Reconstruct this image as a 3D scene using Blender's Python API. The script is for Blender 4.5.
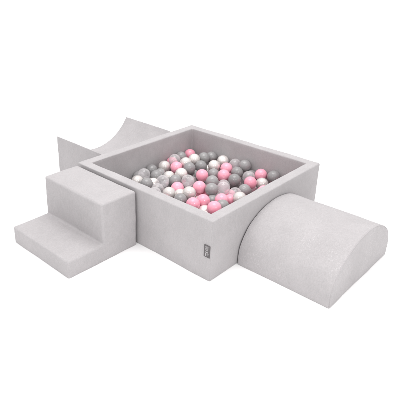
import bpy, bmesh, math, random
from mathutils import Vector, Matrix, noise
scene = bpy.context.scene
for o in list(bpy.data.objects): bpy.data.objects.remove(o)
C = scene.collection

# ---------------------------------------------------------------- camera
cam_data = bpy.data.cameras.new('camera')
cam = bpy.data.objects.new('camera', cam_data); C.objects.link(cam)
right = Vector((0.68461042, -0.72872175, 0.01652838))
up = Vector((0.28199834, 0.28570185, 0.91588831))
fwd = Vector((0.67214992, 0.6223657, -0.40109279))
cam.matrix_world = Matrix((
    (right.x, up.x, -fwd.x, -1.44746), (right.y, up.y, -fwd.y, -1.10510),
    (right.z, up.z, -fwd.z, 1.29866), (0, 0, 0, 1)))
cam_data.sensor_width = 36.0
cam_data.lens = 505.4 / 400 * 36.0
cam_data.shift_x = (200 - 171.437) / 400
cam_data.shift_y = -(200 - 174.093) / 400
cam_data.clip_start = 0.05; cam_data.clip_end = 400
scene.camera = cam

# ---------------------------------------------------------------- light
world = bpy.data.worlds.new('World'); scene.world = world; world.use_nodes = True
wn = world.node_tree; wn.nodes.clear()
w_out = wn.nodes.new('ShaderNodeOutputWorld'); w_bg = wn.nodes.new('ShaderNodeBackground')
w_bg.inputs['Color'].default_value = (1.0, 0.995, 0.995, 1)
tc = wn.nodes.new('ShaderNodeTexCoord'); sx = wn.nodes.new('ShaderNodeSeparateXYZ')
mr = wn.nodes.new('ShaderNodeMapRange')
mr.inputs['From Min'].default_value = 0.0; mr.inputs['From Max'].default_value = 1.0
mr.inputs['To Min'].default_value = 0.68; mr.inputs['To Max'].default_value = 1.50
wn.links.new(tc.outputs['Generated'], sx.inputs[0]); wn.links.new(sx.outputs['Z'], mr.inputs['Value'])
wn.links.new(mr.outputs[0], w_bg.inputs['Strength']); wn.links.new(w_bg.outputs[0], w_out.inputs[0])

def softbox(name, loc, target, size, power):
    d = bpy.data.lights.new(name, 'AREA'); d.shape = 'SQUARE'; d.size = size; d.energy = power
    d.color = (1.0, 0.985, 0.975)
    o = bpy.data.objects.new(name, d); C.objects.link(o)
    o.location = loc
    o.rotation_euler = (Vector(target) - Vector(loc)).to_track_quat('-Z', 'Y').to_euler()
    return o
mid = (0.42, 0.42, 0.1)
softbox('softbox_key', (-2.75, -0.55, 2.3), mid, 0.20, 6)
softbox('softbox_fill', (-0.75, -2.55, 2.3), mid, 0.20, 14)
softbox('softbox_top', (0.2, 0.5, 3.6), mid, 2.2, 48)

scene.view_settings.view_transform = 'Standard'; scene.view_settings.look = 'None'
scene.view_settings.exposure = 0.0; scene.view_settings.gamma = 1.0
scene.render.engine = 'CYCLES'
scene.cycles.max_bounces = 12; scene.cycles.transparent_max_bounces = 24

# ---------------------------------------------------------------- materials
def new_mat(name):
    m = bpy.data.materials.new(name); m.use_nodes = True
    return m, m.node_tree.nodes, m.node_tree.links, m.node_tree.nodes['Principled BSDF']

def fabric(name, base, dark=0.89, speck=0.0, bump=0.35):
    """soft knitted velour: fine melange, faint long streaks of the pile, broad brushed patches"""
    m, n, l, b = new_mat(name)
    co = n.new('ShaderNodeTexCoord')
    def tex(scale, detail, vec=None, rough=0.6):
        t = n.new('ShaderNodeTexNoise'); t.inputs['Scale'].default_value = scale
        t.inputs['Detail'].default_value = detail; t.inputs['Roughness'].default_value = rough
        l.new(vec or co.outputs['Object'], t.inputs['Vector']); return t
    mp = n.new('ShaderNodeMapping'); mp.inputs['Scale'].default_value = (1, 1, 0.45)
    l.new(co.outputs['Object'], mp.inputs['Vector'])
    fine = tex(170, 5, None, 0.7); streak = tex(95, 3, mp.outputs[0]); broad = tex(7, 3)
    def mul(a, k):
        x = n.new('ShaderNodeMath'); x.operation = 'MULTIPLY'; l.new(a, x.inputs[0]); x.inputs[1].default_value = k; return x.outputs[0]
    def add(a, c):
        x = n.new('ShaderNodeMath'); x.operation = 'ADD'; l.new(a, x.inputs[0]); l.new(c, x.inputs[1]); return x.outputs[0]
    s = add(add(mul(fine.outputs['Fac'], 0.5), mul(streak.outputs['Fac'], 0.2)), mul(broad.outputs['Fac'], 0.3))
    r = n.new('ShaderNodeValToRGB')
    r.color_ramp.elements[0].position = 0.36; r.color_ramp.elements[1].position = 0.64
    r.color_ramp.elements[0].color = tuple(c * dark for c in base) + (1,)
    r.color_ramp.elements[1].color = tuple(min(1, c * (2 - dark)) for c in base) + (1,)
    l.new(s, r.inputs[0])
    col = r.outputs[0]
    if speck:
        # pale flecks of pile that caught the brush
        sp = tex(140, 3, None, 0.7); pt = tex(5, 2)
        ms = n.new('ShaderNodeMapRange'); ms.inputs['From Min'].default_value = 0.54; ms.inputs['From Max'].default_value = 0.66
        l.new(sp.outputs['Fac'], ms.inputs['Value'])
        mp2 = n.new('ShaderNodeMapRange'); mp2.inputs['From Min'].default_value = 0.40; mp2.inputs['From Max'].default_value = 0.6
        l.new(pt.outputs['Fac'], mp2.inputs['Value'])
        mm = n.new('ShaderNodeMath'); mm.operation = 'MULTIPLY'; l.new(ms.outputs[0], mm.inputs[0]); l.new(mp2.outputs[0], mm.inputs[1])
        mx = n.new('ShaderNodeMix'); mx.data_type = 'RGBA'
        l.new(mul(mm.outputs[0], speck), mx.inputs[0]); l.new(col, mx.inputs[6])
        mx.inputs[7].default_value = tuple(min(1, c * 1.35) for c in base) + (1,)
        col = mx.outputs[2]
    l.new(col, b.inputs['Base Color'])
    b.inputs['Roughness'].default_value = 0.95
    b.inputs['Specular IOR Level'].default_value = 0.12
    b.inputs['Sheen Weight'].default_value = 0.08; b.inputs['Sheen Roughness'].default_value = 0.5
    med = tex(34, 3)
    h = add(add(mul(fine.outputs['Fac'], 0.35), mul(streak.outputs['Fac'], 0.25)), mul(med.outputs['Fac'], 0.5))
    bp = n.new('ShaderNodeBump'); bp.inputs['Strength'].default_value = bump; bp.inputs['Distance'].default_value = 0.004
    l.new(h, bp.inputs['Height']); l.new(bp.outputs[0], b.inputs['Normal'])
    return m

FOAM = (0.450, 0.431, 0.438)
M_pit = fabric('pit_velour', FOAM)
M_step = fabric('step_velour', (0.450, 0.431, 0.438))
M_arch = fabric('arch_velour', (0.450, 0.431, 0.438), speck=0.6)
M_dip = fabric('dip_velour', FOAM)
M_seam = fabric('seam_thread', (0.450, 0.431, 0.438))

def ball_mat(name, base, rough, spec=0.5, coat=0.0, metal=0.0, wear=1.0):
    m, n, l, b = new_mat(name)
    co = n.new('ShaderNodeTexCoord'); t = n.new('ShaderNodeTexNoise'); t.inputs['Scale'].default_value = 30
    l.new(co.outputs['Object'], t.inputs['Vector'])
    r = n.new('ShaderNodeValToRGB')
    r.color_ramp.elements[0].position = .3; r.color_ramp.elements[1].position = .7
    r.color_ramp.elements[0].color = tuple(c * .95 for c in base) + (1,); r.color_ramp.elements[1].color = tuple(min(1, c * 1.05) for c in base) + (1,)
    oi = n.new('ShaderNodeObjectInfo'); hv = n.new('ShaderNodeHueSaturation')
    vr = n.new('ShaderNodeMapRange'); vr.inputs['To Min'].default_value = 0.86; vr.inputs['To Max'].default_value = 1.1
    l.new(oi.outputs['Random'], vr.inputs['Value']); l.new(vr.outputs[0], hv.inputs['Value'])
    l.new(t.outputs['Fac'], r.inputs[0]); l.new(r.outputs[0], hv.inputs['Color']); l.new(hv.outputs[0], b.inputs['Base Color'])
    sc = n.new('ShaderNodeTexNoise'); sc.inputs['Scale'].default_value = 90; sc.inputs['Detail'].default_value = 4
    l.new(co.outputs['Object'], sc.inputs['Vector'])
    rr = n.new('ShaderNodeMapRange'); rr.inputs['From Min'].default_value = 0.3; rr.inputs['From Max'].default_value = 0.7
    rr.inputs['To Min'].default_value = rough * (1 - 0.2 * wear); rr.inputs['To Max'].default_value = rough * (1 + 0.3 * wear)
    l.new(sc.outputs['Fac'], rr.inputs['Value']); l.new(rr.outputs[0], b.inputs['Roughness'])
    b.inputs['Specular IOR Level'].default_value = spec
    b.inputs['Coat Weight'].default_value = coat; b.inputs['Coat Roughness'].default_value = 0.08
    b.inputs['Metallic'].default_value = metal
    bp = n.new('ShaderNodeBump'); bp.inputs['Strength'].default_value = .08 * wear; bp.inputs['Distance'].default_value = .002
    l.new(t.outputs['Fac'], bp.inputs['Height']); l.new(bp.outputs[0], b.inputs['Normal'])
    return m
M_ball = {
    'P': ball_mat('pink_plastic', (0.92, 0.38, 0.49), 0.22, 0.5, coat=0.4),
    'G': ball_mat('grey_plastic', (0.29, 0.282, 0.285), 0.22, 0.5, coat=0.4),
    'W': ball_mat('pearl_plastic', (0.74, 0.695, 0.675), 0.25, 0.5, coat=0.8, metal=0.3, wear=0.1),
}
def clear_mat():
    m = bpy.data.materials.new('clear_plastic'); m.use_nodes = True
    n = m.node_tree.nodes; l = m.node_tree.links; n.clear()
    out = n.new('ShaderNodeOutputMaterial')
    tr = n.new('ShaderNodeBsdfTransparent'); tr.inputs['Color'].default_value = (0.98, 0.97, 0.98, 1)
    df = n.new('ShaderNodeBsdfDiffuse'); df.inputs['Color'].default_value = (0.90, 0.875, 0.885, 1)
    gl = n.new('ShaderNodeBsdfGlossy'); gl.inputs['Roughness'].default_value = 0.05
    lw = n.new('ShaderNodeLayerWeight'); lw.inputs['Blend'].default_value = 0.5
    mr = n.new('ShaderNodeMapRange'); mr.inputs['From Min'].default_value = 0.25; mr.inputs['From Max'].default_value = 1
    mr.inputs['To Min'].default_value = 0.22; mr.inputs['To Max'].default_value = 0.55
    l.new(lw.outputs['Facing'], mr.inputs['Value'])
    m1 = n.new('ShaderNodeMixShader'); l.new(mr.outputs[0], m1.inputs[0]); l.new(tr.outputs[0], m1.inputs[1]); l.new(df.outputs[0], m1.inputs[2])
    pw = n.new('ShaderNodeMath'); pw.operation = 'POWER'; l.new(lw.outputs['Facing'], pw.inputs[0]); pw.inputs[1].default_value = 3.5
    fr = n.new('ShaderNodeMapRange'); fr.inputs['To Min'].default_value = 0.07; fr.inputs['To Max'].default_value = 0.75
    l.new(pw.outputs[0], fr.inputs['Value'])
    m2 = n.new('ShaderNodeMixShader'); l.new(fr.outputs[0], m2.inputs[0]); l.new(m1.outputs[0], m2.inputs[1]); l.new(gl.outputs[0], m2.inputs[2])
    l.new(m2.outputs[0], out.inputs[0])
    return m
M_ball['C'] = clear_mat()

def plain(name, base, rough=0.8, scale=60, var=0.05):
    m, n, l, b = new_mat(name)
    co = n.new('ShaderNodeTexCoord'); t = n.new('ShaderNodeTexNoise'); t.inputs['Scale'].default_value = scale
    l.new(co.outputs['Object'], t.inputs['Vector'])
    r = n.new('ShaderNodeValToRGB')
    r.color_ramp.elements[0].color = tuple(c * (1 - var) for c in base) + (1,); r.color_ramp.elements[1].color = tuple(min(1, c * (1 + var)) for c in base) + (1,)
    l.new(t.outputs['Fac'], r.inputs[0]); l.new(r.outputs[0], b.inputs['Base Color'])
    b.inputs['Roughness'].default_value = rough; b.inputs['Specular IOR Level'].default_value = 0.1
    return m
M_floor = plain('white_studio_floor', (0.975, 0.975, 0.975), 1.0, 2, 0.01)
M_tag = plain('tag_cloth', (0.15, 0.14, 0.143), 0.9, 400, 0.2)
M_tag_pale = plain('tag_weave_grey', (0.36, 0.345, 0.35), 0.9, 400, 0.15)
M_tag_white = plain('tag_weave_white', (0.42, 0.405, 0.41), 0.9, 400, 0.1)

# ---------------------------------------------------------------- helpers
def link(name, bm, mat, parent=None, smooth=True):
    me = bpy.data.meshes.new(name); bm.to_mesh(me); bm.free()
    me.materials.append(mat)
    for p in me.polygons: p.use_smooth = smooth
    o = bpy.data.objects.new(name, me); C.objects.link(o)
    if parent: o.parent = parent
    return o
def thing(name, label, cat, loc):
    o = bpy.data.objects.new(name, None); C.objects.link(o); o.location = loc
    o.empty_display_size = 0.05
    o['label'] = label; o['category'] = cat
    return o

def wander(co, amp, seed):
    p = co + Vector((seed * 3.7, seed * 1.3, seed * 2.1))
    return amp * (1.3 * noise.noise(p * 5.0) + 0.5 * noise.noise(p * 15.0) + 0.25 * noise.noise(p * 40.0))
def soften(bm, radius, seg=4, angle=30, step=0.02, amp=0.0015, seed=0):
    """round the foam's edges, cut it into a fine grid and let the cover wander a little"""
    bmesh.ops.recalc_face_normals(bm, faces=bm.faces)
    es = [e for e in bm.edges if len(e.link_faces) == 2 and e.calc_face_angle(0) > math.radians(angle)]
    bmesh.ops.bevel(bm, geom=es, offset=radius, segments=seg, profile=0.5, affect='EDGES', clamp_overlap=True)
    lo = [min(v.co[i] for v in bm.verts) for i in range(3)]; hi = [max(v.co[i] for v in bm.verts) for i in range(3)]
    for ax in range(3):
        no = Vector((0, 0, 0)); no[ax] = 1
        k = lo[ax] + step * 0.9
        while k < hi[ax] - radius * 0.5:
            co = Vector((0, 0, 0)); co[ax] = k + 0.00013
            bmesh.ops.bisect_plane(bm, geom=bm.verts[:] + bm.edges[:] + bm.faces[:], dist=1e-6, plane_co=co, plane_no=no)
            k += step
    bmesh.ops.remove_doubles(bm, verts=bm.verts, dist=0.0006)
    bmesh.ops.dissolve_degenerate(bm, edges=bm.edges, dist=1e-5)
    bm.normal_update()
    for v in bm.verts: v.co += v.normal * wander(v.co, amp, seed)

def prism(profile, axis, a, b):
    """closed profile (list of 2-D points) swept along 'x' or 'y' from a to b; 2-D is (other, z)"""
    bm = bmesh.new()
    def pt(q, t): return (q[0], t, q[1]) if axis == 'y' else (t, q[0], q[1])
    A = [bm.verts.new(pt(q, a)) for q in profile]; B = [bm.verts.new(pt(q, b)) for q in profile]
    n = len(profile)
    for i in range(n):
        bm.faces.new((A[i], A[(i + 1) % n], B[(i + 1) % n], B[i]))
    bm.faces.new(A[::-1]); bm.faces.new(B)
    return bm

def tube(path, r, closed=False, sides=6):
    bm = bmesh.new(); rings = []
    P = [Vector(p) for p in path]; n = len(P)
    for i, p in enumerate(P):
        a = P[i - 1] if (i > 0 or closed) else P[i]; b = P[(i + 1) % n] if (i < n - 1 or closed) else P[i]
        t = (b - a).normalized(); ref = Vector((0, 1, 0)) if abs(t.y) < .9 else Vector((1, 0, 0))
        u = t.cross(ref).normalized(); w = t.cross(u)
        rings.append([bm.verts.new(p + (u * math.cos(k * math.tau / sides) + w * math.sin(k * math.tau / sides)) * r) for k in range(sides)])
    for i in range(n if closed else n - 1):
        A, B = rings[i], rings[(i + 1) % n]
        for k in range(sides): bm.faces.new((A[k], A[(k + 1) % sides], B[(k + 1) % sides], B[k]))
    if not closed:
        bm.faces.new(rings[0][::-1]); bm.faces.new(rings[-1])
    bmesh.ops.recalc_face_normals(bm, faces=bm.faces)
    return bm
def line(a, b, step=0.02):
    a = Vector(a); b = Vector(b); n = max(2, int((b - a).length / step))
    return [a.lerp(b, i / n) for i in range(n + 1)]

# ---------------------------------------------------------------- setting
bm = bmesh.new(); bmesh.ops.create_circle(bm, cap_ends=True, segments=96, radius=120)
floor = link('floor', bm, M_floor, None, False); floor['kind'] = 'structure'

# ---------------------------------------------------------------- ball pit
W, H, T = 0.90, 0.295, 0.0527
pit = thing('ball_pit', 'square open foam ball pit in pale grey velour, full of pink, grey and pearly balls', 'ball pit', (0, 0, 0))
bm = bmesh.new()
sq = lambda a, b, z: [bm.verts.new(p) for p in ((a, a, z), (b, a, z), (b, b, z), (a, b, z))]
z0 = -0.001
ot, ob, it, ib = sq(0, W, H), sq(0, W, z0), sq(T, W - T, H), sq(T, W - T, z0)
for i in range(4):
    j = (i + 1) % 4
    bm.faces.new((ob[i], ob[j], ot[j], ot[i])); bm.faces.new((ib[j], ib[i], it[i], it[j]))
    bm.faces.new((ot[i], ot[j], it[j], it[i])); bm.faces.new((ob[j], ob[i], ib[i], ib[j]))
soften(bm, 0.006, 4, 30, 0.02, 0.0021, 1)
link('foam_wall', bm, M_pit, pit)
bm = prism([(T + .0008, 0.005), (W - T - .0008, 0.005), (W - T - .0008, 0.049), (T + .0008, 0.049)], 'y', T + .0008, W - T - .0008)
soften(bm, 0.006, 3, 30, 0.03, 0.0006, 2)
link('floor_mat', bm, M_pit, pit)
s = 0.0019
for x, y in ((s, s), (W - s, s), (s, W - s), (W - s, W - s)):
    nrm = Vector((1 if x > .4 else -1, 1 if y > .4 else -1, 0)).normalized()
    link('seam', tube([p + nrm * wander(p, 0.0021, 1) for p in line((x, y, z0 + .006), (x, y, H - .006))], 0.0012), M_seam, pit)
# woven brand tag sewn into the side near the front corner
def slab(y0, y1, z0_, z1, x0, x1, r=0.0006):
    b = prism([(y0, z0_), (y1, z0_), (y1, z1), (y0, z1)], 'x', x0, x1)
    bmesh.ops.recalc_face_normals(b, faces=b.faces)
    bmesh.ops.bevel(b, geom=b.edges[:], offset=r, segments=2, affect='EDGES', profile=.5)
    return b
tag = link('brand_tag', slab(0.0050, 0.0360, 0.1175, 0.1750, -0.0042, 0.0010), M_tag, pit)
def join(bms):
    out = bmesh.new()
    for b in bms:
        me = bpy.data.meshes.new('tmp'); b.to_mesh(me); b.free(); out.from_mesh(me); bpy.data.meshes.remove(me)
    return out
X0, X1 = -0.0048, -0.0038
grey_bits = [slab(0.0125, 0.0285, 0.150, 0.1545, X0, X1, .0003), slab(0.0125, 0.0170, 0.156, 0.172, X0, X1, .0003),
             slab(0.0190, 0.0285, 0.1565, 0.1620, X0, X1, .0003), slab(0.0190, 0.0230, 0.164, 0.172, X0, X1, .0003), slab(0.0250, 0.0285, 0.164, 0.170, X0, X1, .0003)]
link('lettering', join(grey_bits), M_tag_pale, tag, False)
white_bits = [slab(0.0125, 0.0285, 0.1395, 0.1445, X0, X1, .0003), slab(0.0215, 0.0285, 0.123, 0.137, X0, X1, .0003),
              slab(0.0150, 0.0180, 0.128, 0.137, X0, X1, .0003), slab(0.0105, 0.0130, 0.132, 0.137, X0, X1, .0003)]
link('lettering', join(white_bits), M_tag_white, tag, False)

# ---------------------------------------------------------------- two-step block
gs = 0.0125; ys0, ys1, d1, d2, h1, h2 = 0.446, 0.886, 0.2139, 0.411, 0.2876, 0.0854
steps = thing('step_block', 'pale grey foam block of two steps standing against the left side of the pit', 'foam steps', (-0.2, 0.66, 0))
prof = [(-gs, -0.004), (-gs, h1), (-d1, h1), (-d1, h2), (-d2, h2), (-d2, -0.004)]
bm = prism(prof, 'y', ys0, ys1)
bmesh.ops.translate(bm, vec=(0.2, -0.66, 0), verts=bm.verts)
soften(bm, 0.010, 5, 30, 0.02, 0.0028, 3)
link('foam_body', bm, M_step, steps)

# ---------------------------------------------------------------- arched block
gc = 0.0045; xa0, xa1, ye, v0, hA = 0.195, 0.762, -0.458, 0.045, 0.241
arch = thing('arched_block', 'pale grey foam half round block with flecked velour, beside the front right pit wall', 'foam block', (0.4765, -0.23, 0))
cx = (xa0 + xa1) / 2; a_ = (xa1 - xa0) / 2
prof = [(xa0, -0.003), (xa1, -0.003)] + [(cx + a_ * math.cos(t), v0 + (hA - v0) * math.sin(t)) for t in [math.pi * i / 44 for i in range(45)]]
bm = prism(prof, 'y', -gc, ye)
bmesh.ops.translate(bm, vec=(-0.4765, 0.23, 0), verts=bm.verts)
soften(bm, 0.007, 4, 38, 0.02, 0.0020, 4)
link('foam_body', bm, M_arch, arch)
arcpts = prof[2:]
def inset(q, d): 
    dx, dz = q[0] - cx, q[1] - 0.02; L = math.hypot(dx, dz); return (q[0] - dx / L * d, q[1] - dz / L * d)
for yy in (ye + .0021, -gc - .0021):
    pp = [inset(q, .0021) for q in arcpts]
    pp = [(xa1 - .0021, .01)] + pp + [(xa0 + .0021, .01)]
    path = []
    for q in pp:
        p = Vector((q[0] - .4765, yy + .23, q[1]))
        nrm = Vector((q[0] - cx, (-1 if yy < -.2 else 1) * math.hypot(q[0] - cx, q[1] - .02), q[1] - .02)).normalized()
        path.append(p + nrm * wander(p, 0.0020, 4))
    link('seam', tube(path, 0.0018), M_seam, arch)

# ---------------------------------------------------------------- dipped block
xd0, xd1, yd1, hD, low = 0.151, 0.700, 1.298, 0.300, 0.151
dip = thing('dipped_block', 'pale grey foam block with a curved dip along its top, behind the far left wall', 'foam block', (0.418, 1.10, 0))
cd = (xd0 + xd1) / 2; half = (xd1 - xd0) / 2 - 0.002
sag = hD - low; Rr = (half * half + sag * sag) / (2 * sag); zc = low + Rr
a0 = math.asin(half / Rr)
prof = [(xd0, -0.002), (xd1, -0.002), (xd1, hD)] + [(cd + Rr * math.sin(a0 - 2 * a0 * i / 40), zc - Rr * math.cos(a0 - 2 * a0 * i / 40)) for i in range(41)] + [(xd0, hD)]
bm = prism(prof, 'y', W + 0.001, yd1)
bmesh.ops.translate(bm, vec=(-0.418, -1.10, 0), verts=bm.verts)
soften(bm, 0.0035, 3, 38, 0.02, 0.0015, 5)
link('foam_body', bm, M_dip, dip)

# ---------------------------------------------------------------- balls
R = 0.035
def ball_mesh(key, kind):
    bm = bmesh.new(); bmesh.ops.create_uvsphere(bm, u_segments=48, v_segments=40, radius=R)
    for v in bm.verts:
        z = v.co.z / R
        v.co *= 1 + 0.007 * math.exp(-(z / 0.035) ** 2) - 0.03 * math.exp(-((1 - abs(z)) / 0.012) ** 2)   # weld ridge, filling dimple
    me = bpy.data.meshes.new('ball_' + key); bm.to_mesh(me); bm.free()
    for p in me.polygons: p.use_smooth = True
    me.materials.append(M_ball[kind]); return me
ball_me = {k: ball_mesh({'P': 'pink', 'G': 'grey', 'W': 'pearl', 'C': 'clear'}[k], k) for k in 'PGWC'}
NAME = {'P': 'pink_ball', 'G': 'grey_ball', 'W': 'pearl_ball', 'C': 'clear_ball'}
HID = {'P': 'pink ball buried out of sight beneath the other balls', 'G': 'grey ball buried out of sight beneath the other balls',
       'W': 'pearly ball buried out of sight beneath the other balls', 'C': 'clear ball buried out of sight beneath the other balls'}
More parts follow.
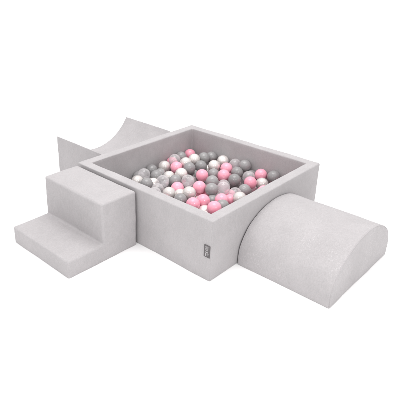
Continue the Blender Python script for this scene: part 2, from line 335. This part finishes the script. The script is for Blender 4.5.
# x, y, z, kind, label of every ball
BALLS = '''
0.513,0.767,0.159,W,pearly white ball along the dipped block side; pink on its right
0.336,0.754,0.167,C,clear see-through ball in the left corner; grey on its right
0.454,0.811,0.140,G,grey ball along the dipped block side; grey in front; clear on its left
0.391,0.711,0.154,G,grey ball along the dipped block side; grey behind
0.257,0.653,0.168,G,grey ball in the left corner; pearly white on its right
0.270,0.737,0.151,W,pearly white ball in the left corner; grey behind
0.323,0.668,0.141,W,partly covered pearly white ball in the left corner; grey on its left
0.334,0.607,0.173,C,clear see-through ball in the left corner; grey in front
0.271,0.584,0.153,C,clear see-through ball along the steps side; clear in front
0.258,0.488,0.168,W,pearly white ball along the steps side; clear on its left
0.449,0.669,0.144,W,pearly white ball along the dipped block side; clear on its left
0.625,0.811,0.139,P,partly covered glossy pink ball in the back corner; clear on its right
0.595,0.762,0.179,C,clear see-through ball along the dipped block side; pink on its left
0.706,0.811,0.152,G,grey ball in the back corner; clear on its left
0.781,0.804,0.150,P,glossy pink ball in the back corner; pearly white in front
0.675,0.679,0.183,W,pearly white ball in the back corner; pink behind
0.606,0.685,0.178,W,pearly white ball along the dipped block side; grey behind
0.537,0.694,0.168,P,glossy pink ball along the dipped block side; pink behind
0.562,0.617,0.179,G,grey ball along the dipped block side; pearly white behind
0.487,0.611,0.168,W,pearly white ball along the dipped block side; pink behind
0.405,0.581,0.162,G,grey ball mid pit; pearly white on its left
0.430,0.512,0.176,C,clear see-through ball mid pit; pearly white behind
0.660,0.614,0.163,G,grey ball in the back corner; grey behind
0.763,0.718,0.125,P,
0.451,0.741,0.137,G,partly covered grey ball along the dipped block side; grey on its left
0.743,0.662,0.178,G,grey ball in the back corner; grey on its right
0.811,0.659,0.165,G,grey ball in the back corner; grey on its left; pearly white in front
0.706,0.553,0.170,W,pearly white ball along the far right wall; grey in front
0.807,0.567,0.168,W,pearly white ball along the far right wall; pink in front
0.736,0.486,0.165,P,glossy pink ball along the far right wall; pink in front
0.556,0.518,0.168,P,glossy pink ball mid pit; pearly white on its right
0.640,0.431,0.168,P,glossy pink ball along the far right wall; pink behind
0.643,0.505,0.150,G,grey ball along the far right wall; pearly white on its left
0.530,0.424,0.168,G,grey ball mid pit; grey on its left
0.716,0.604,0.122,W,partly covered pearly white ball in the back corner; grey on its right
0.811,0.480,0.170,C,clear see-through ball along the far right wall; grey in front
0.811,0.412,0.183,G,grey ball along the far right wall; clear on its left
0.747,0.418,0.157,G,grey ball along the far right wall; clear behind
0.634,0.352,0.168,G,grey ball along the far right wall; clear on its right
0.749,0.338,0.154,C,clear see-through ball along the far right wall; pink in front
0.658,0.265,0.172,P,glossy pink ball in the right corner; clear behind
0.800,0.292,0.166,P,glossy pink ball in the right corner; pearly white in front
0.811,0.218,0.175,G,grey ball in the right corner; pink on its left
0.716,0.228,0.158,W,pearly white ball in the right corner; clear in front
0.811,0.363,0.133,G,partly covered grey ball along the far right wall; pink in front
0.359,0.523,0.152,P,glossy pink ball along the steps side; pearly white in front
0.319,0.466,0.144,W,pearly white ball along the steps side; grey in front
0.319,0.405,0.178,W,pearly white ball along the steps side; pink in front
0.251,0.404,0.162,G,grey ball along the steps side; pearly white behind
0.250,0.319,0.170,P,glossy pink ball in the front corner; pink on its right
0.417,0.420,0.173,P,glossy pink ball mid pit; grey on its right
0.319,0.312,0.166,P,glossy pink ball in the front corner; pink on its left
0.454,0.459,0.102,P,partly covered glossy pink ball mid pit; pink behind
0.437,0.353,0.176,G,grey ball mid pit; pink on its left
0.508,0.331,0.169,C,clear see-through ball mid pit; clear behind
0.392,0.252,0.166,P,glossy pink ball along the arched block side; clear on its left
0.271,0.203,0.184,P,glossy pink ball in the front corner; grey behind
0.398,0.314,0.134,G,grey ball along the arched block side; pink in front
0.549,0.317,0.114,P,barely visible glossy pink ball along the arched block side; pink in front
0.339,0.206,0.167,G,grey ball in the front corner; pink behind
0.592,0.254,0.152,G,grey ball along the arched block side; pearly white in front
0.523,0.264,0.152,C,clear see-through ball along the arched block side; pearly white on its right
0.457,0.244,0.142,P,glossy pink ball along the arched block side; pink on its left
0.451,0.185,0.179,W,pearly white ball along the arched block side; clear on its left
0.394,0.634,0.118,G,partly covered grey ball along the dipped block side; clear behind
0.603,0.613,0.122,G,partly covered grey ball along the dipped block side; grey in front
0.455,0.538,0.116,G,barely visible grey ball mid pit; pearly white in front
0.448,0.391,0.118,P,partly covered glossy pink ball mid pit; grey on its right
0.670,0.673,0.085,G,
0.461,0.295,0.085,W,
0.128,0.366,0.085,W,
0.384,0.121,0.085,G,
0.124,0.811,0.085,G,
0.403,0.793,0.085,C,barely visible clear see-through ball along the dipped block side; grey in front
0.372,0.445,0.085,G,
0.578,0.133,0.085,G,
0.724,0.135,0.085,C,
0.579,0.717,0.085,W,barely visible pearly white ball along the dipped block side; grey in front
0.253,0.736,0.085,G,
0.719,0.102,0.145,W,
0.600,0.090,0.133,P,
0.236,0.324,0.085,G,
0.671,0.317,0.085,G,
0.196,0.593,0.085,P,
0.667,0.455,0.085,P,barely visible glossy pink ball along the far right wall; clear on its right
0.099,0.763,0.129,W,
0.151,0.699,0.085,P,
0.583,0.424,0.085,W,
0.249,0.552,0.097,C,
0.166,0.589,0.149,G,
0.666,0.229,0.085,W,
0.531,0.769,0.085,W,
0.805,0.612,0.085,G,barely visible grey ball in the back corner; grey in front
0.318,0.379,0.085,W,
0.089,0.392,0.137,G,
0.756,0.325,0.085,P,
0.803,0.224,0.085,P,
0.381,0.142,0.153,G,
0.190,0.470,0.085,W,
0.275,0.444,0.085,G,
0.488,0.165,0.085,G,
0.091,0.230,0.085,C,
0.336,0.759,0.085,W,
0.732,0.436,0.093,G,barely visible grey ball along the far right wall; grey on its right
0.518,0.622,0.085,P,
0.117,0.196,0.141,G,
0.243,0.236,0.085,C,
0.656,0.769,0.085,G,
0.446,0.125,0.121,G,
0.120,0.472,0.085,G,
0.103,0.491,0.149,G,
0.227,0.804,0.085,W,
0.278,0.122,0.085,C,
0.101,0.267,0.141,P,
0.156,0.765,0.169,G,
0.353,0.216,0.085,G,
0.089,0.132,0.085,G,
0.732,0.264,0.101,C,partly covered clear see-through ball in the right corner; pearly white behind
0.322,0.541,0.085,W,
0.255,0.134,0.149,P,
0.171,0.385,0.137,G,
0.734,0.775,0.085,G,
0.183,0.460,0.153,P,
0.679,0.376,0.121,G,partly covered grey ball along the far right wall; clear on its right
0.656,0.098,0.085,G,
0.811,0.779,0.085,G,
0.579,0.231,0.085,G,
0.220,0.695,0.129,G,
0.093,0.131,0.153,G,
0.519,0.149,0.145,P,
0.558,0.510,0.085,W,barely visible pearly white ball mid pit; pink in front
0.116,0.573,0.085,G,
0.420,0.198,0.085,P,
0.292,0.622,0.085,G,
0.409,0.717,0.085,G,
0.380,0.382,0.113,W,barely visible pearly white ball mid pit; pink on its right
0.532,0.377,0.085,C,partly covered clear see-through ball mid pit; pink on its right
0.090,0.333,0.173,G,
0.798,0.492,0.085,P,barely visible glossy pink ball along the far right wall; grey on its right
0.134,0.640,0.117,G,
0.161,0.260,0.085,G,
0.180,0.097,0.085,G,
0.168,0.263,0.153,G,
0.179,0.121,0.149,P,
0.169,0.168,0.085,W,
0.511,0.096,0.085,P,
0.095,0.662,0.169,G,
0.655,0.536,0.085,G,partly covered grey ball along the far right wall; grey on its right
0.100,0.577,0.165,G,
0.798,0.090,0.085,C,
0.764,0.169,0.129,C,
0.655,0.186,0.137,G,barely visible grey ball in the right corner; clear on its left
0.164,0.526,0.113,W,
0.351,0.810,0.129,G,partly covered grey ball in the left corner; pearly white in front
0.525,0.563,0.121,G,partly covered grey ball mid pit; clear on its left
0.482,0.709,0.085,G,
0.165,0.683,0.169,G,
0.388,0.525,0.085,G,
0.809,0.092,0.153,P,
0.696,0.736,0.129,P,
0.319,0.106,0.137,W,
0.754,0.557,0.085,P,barely visible glossy pink ball along the far right wall; pink on its right
0.611,0.147,0.173,P,barely visible glossy pink ball along the arched block side; clear on its left
0.311,0.305,0.085,P,
0.810,0.423,0.085,C,partly covered clear see-through ball along the far right wall; grey on its left
0.604,0.350,0.085,G,
0.177,0.197,0.173,W,barely visible pearly white ball in the front corner; pearly white behind
0.197,0.531,0.173,C,partly covered clear see-through ball along the steps side; clear behind
0.491,0.093,0.173,W,
0.501,0.233,0.085,P,
0.223,0.401,0.093,C,
0.657,0.095,0.173,P,
0.523,0.454,0.101,G,barely visible grey ball mid pit; pink in front
0.742,0.656,0.085,G,
0.810,0.690,0.085,G,barely visible grey ball in the back corner; pearly white in front
0.173,0.762,0.097,C,
0.297,0.189,0.113,G,
0.450,0.606,0.085,G,
0.579,0.382,0.141,C,partly covered clear see-through ball mid pit; clear in front
0.090,0.308,0.085,G,
0.659,0.605,0.085,P,barely visible glossy pink ball in the back corner; pink behind
0.277,0.266,0.137,W,pearly white ball in the front corner; pink on its right
'''
rnd = random.Random(3)
for row in BALLS.strip().split('\n'):
    x, y, z, k, lab = row.split(',')
    o = bpy.data.objects.new(NAME[k], ball_me[k]); C.objects.link(o)
    o.location = (float(x), float(y), float(z))
    o.rotation_euler = (rnd.uniform(0, 6.3), rnd.uniform(0, 6.3), rnd.uniform(0, 6.3))
    o['label'] = lab.replace(';', ',') if lab else HID[k]
    o['category'] = 'ball'; o['group'] = 'plastic balls in the ball pit'
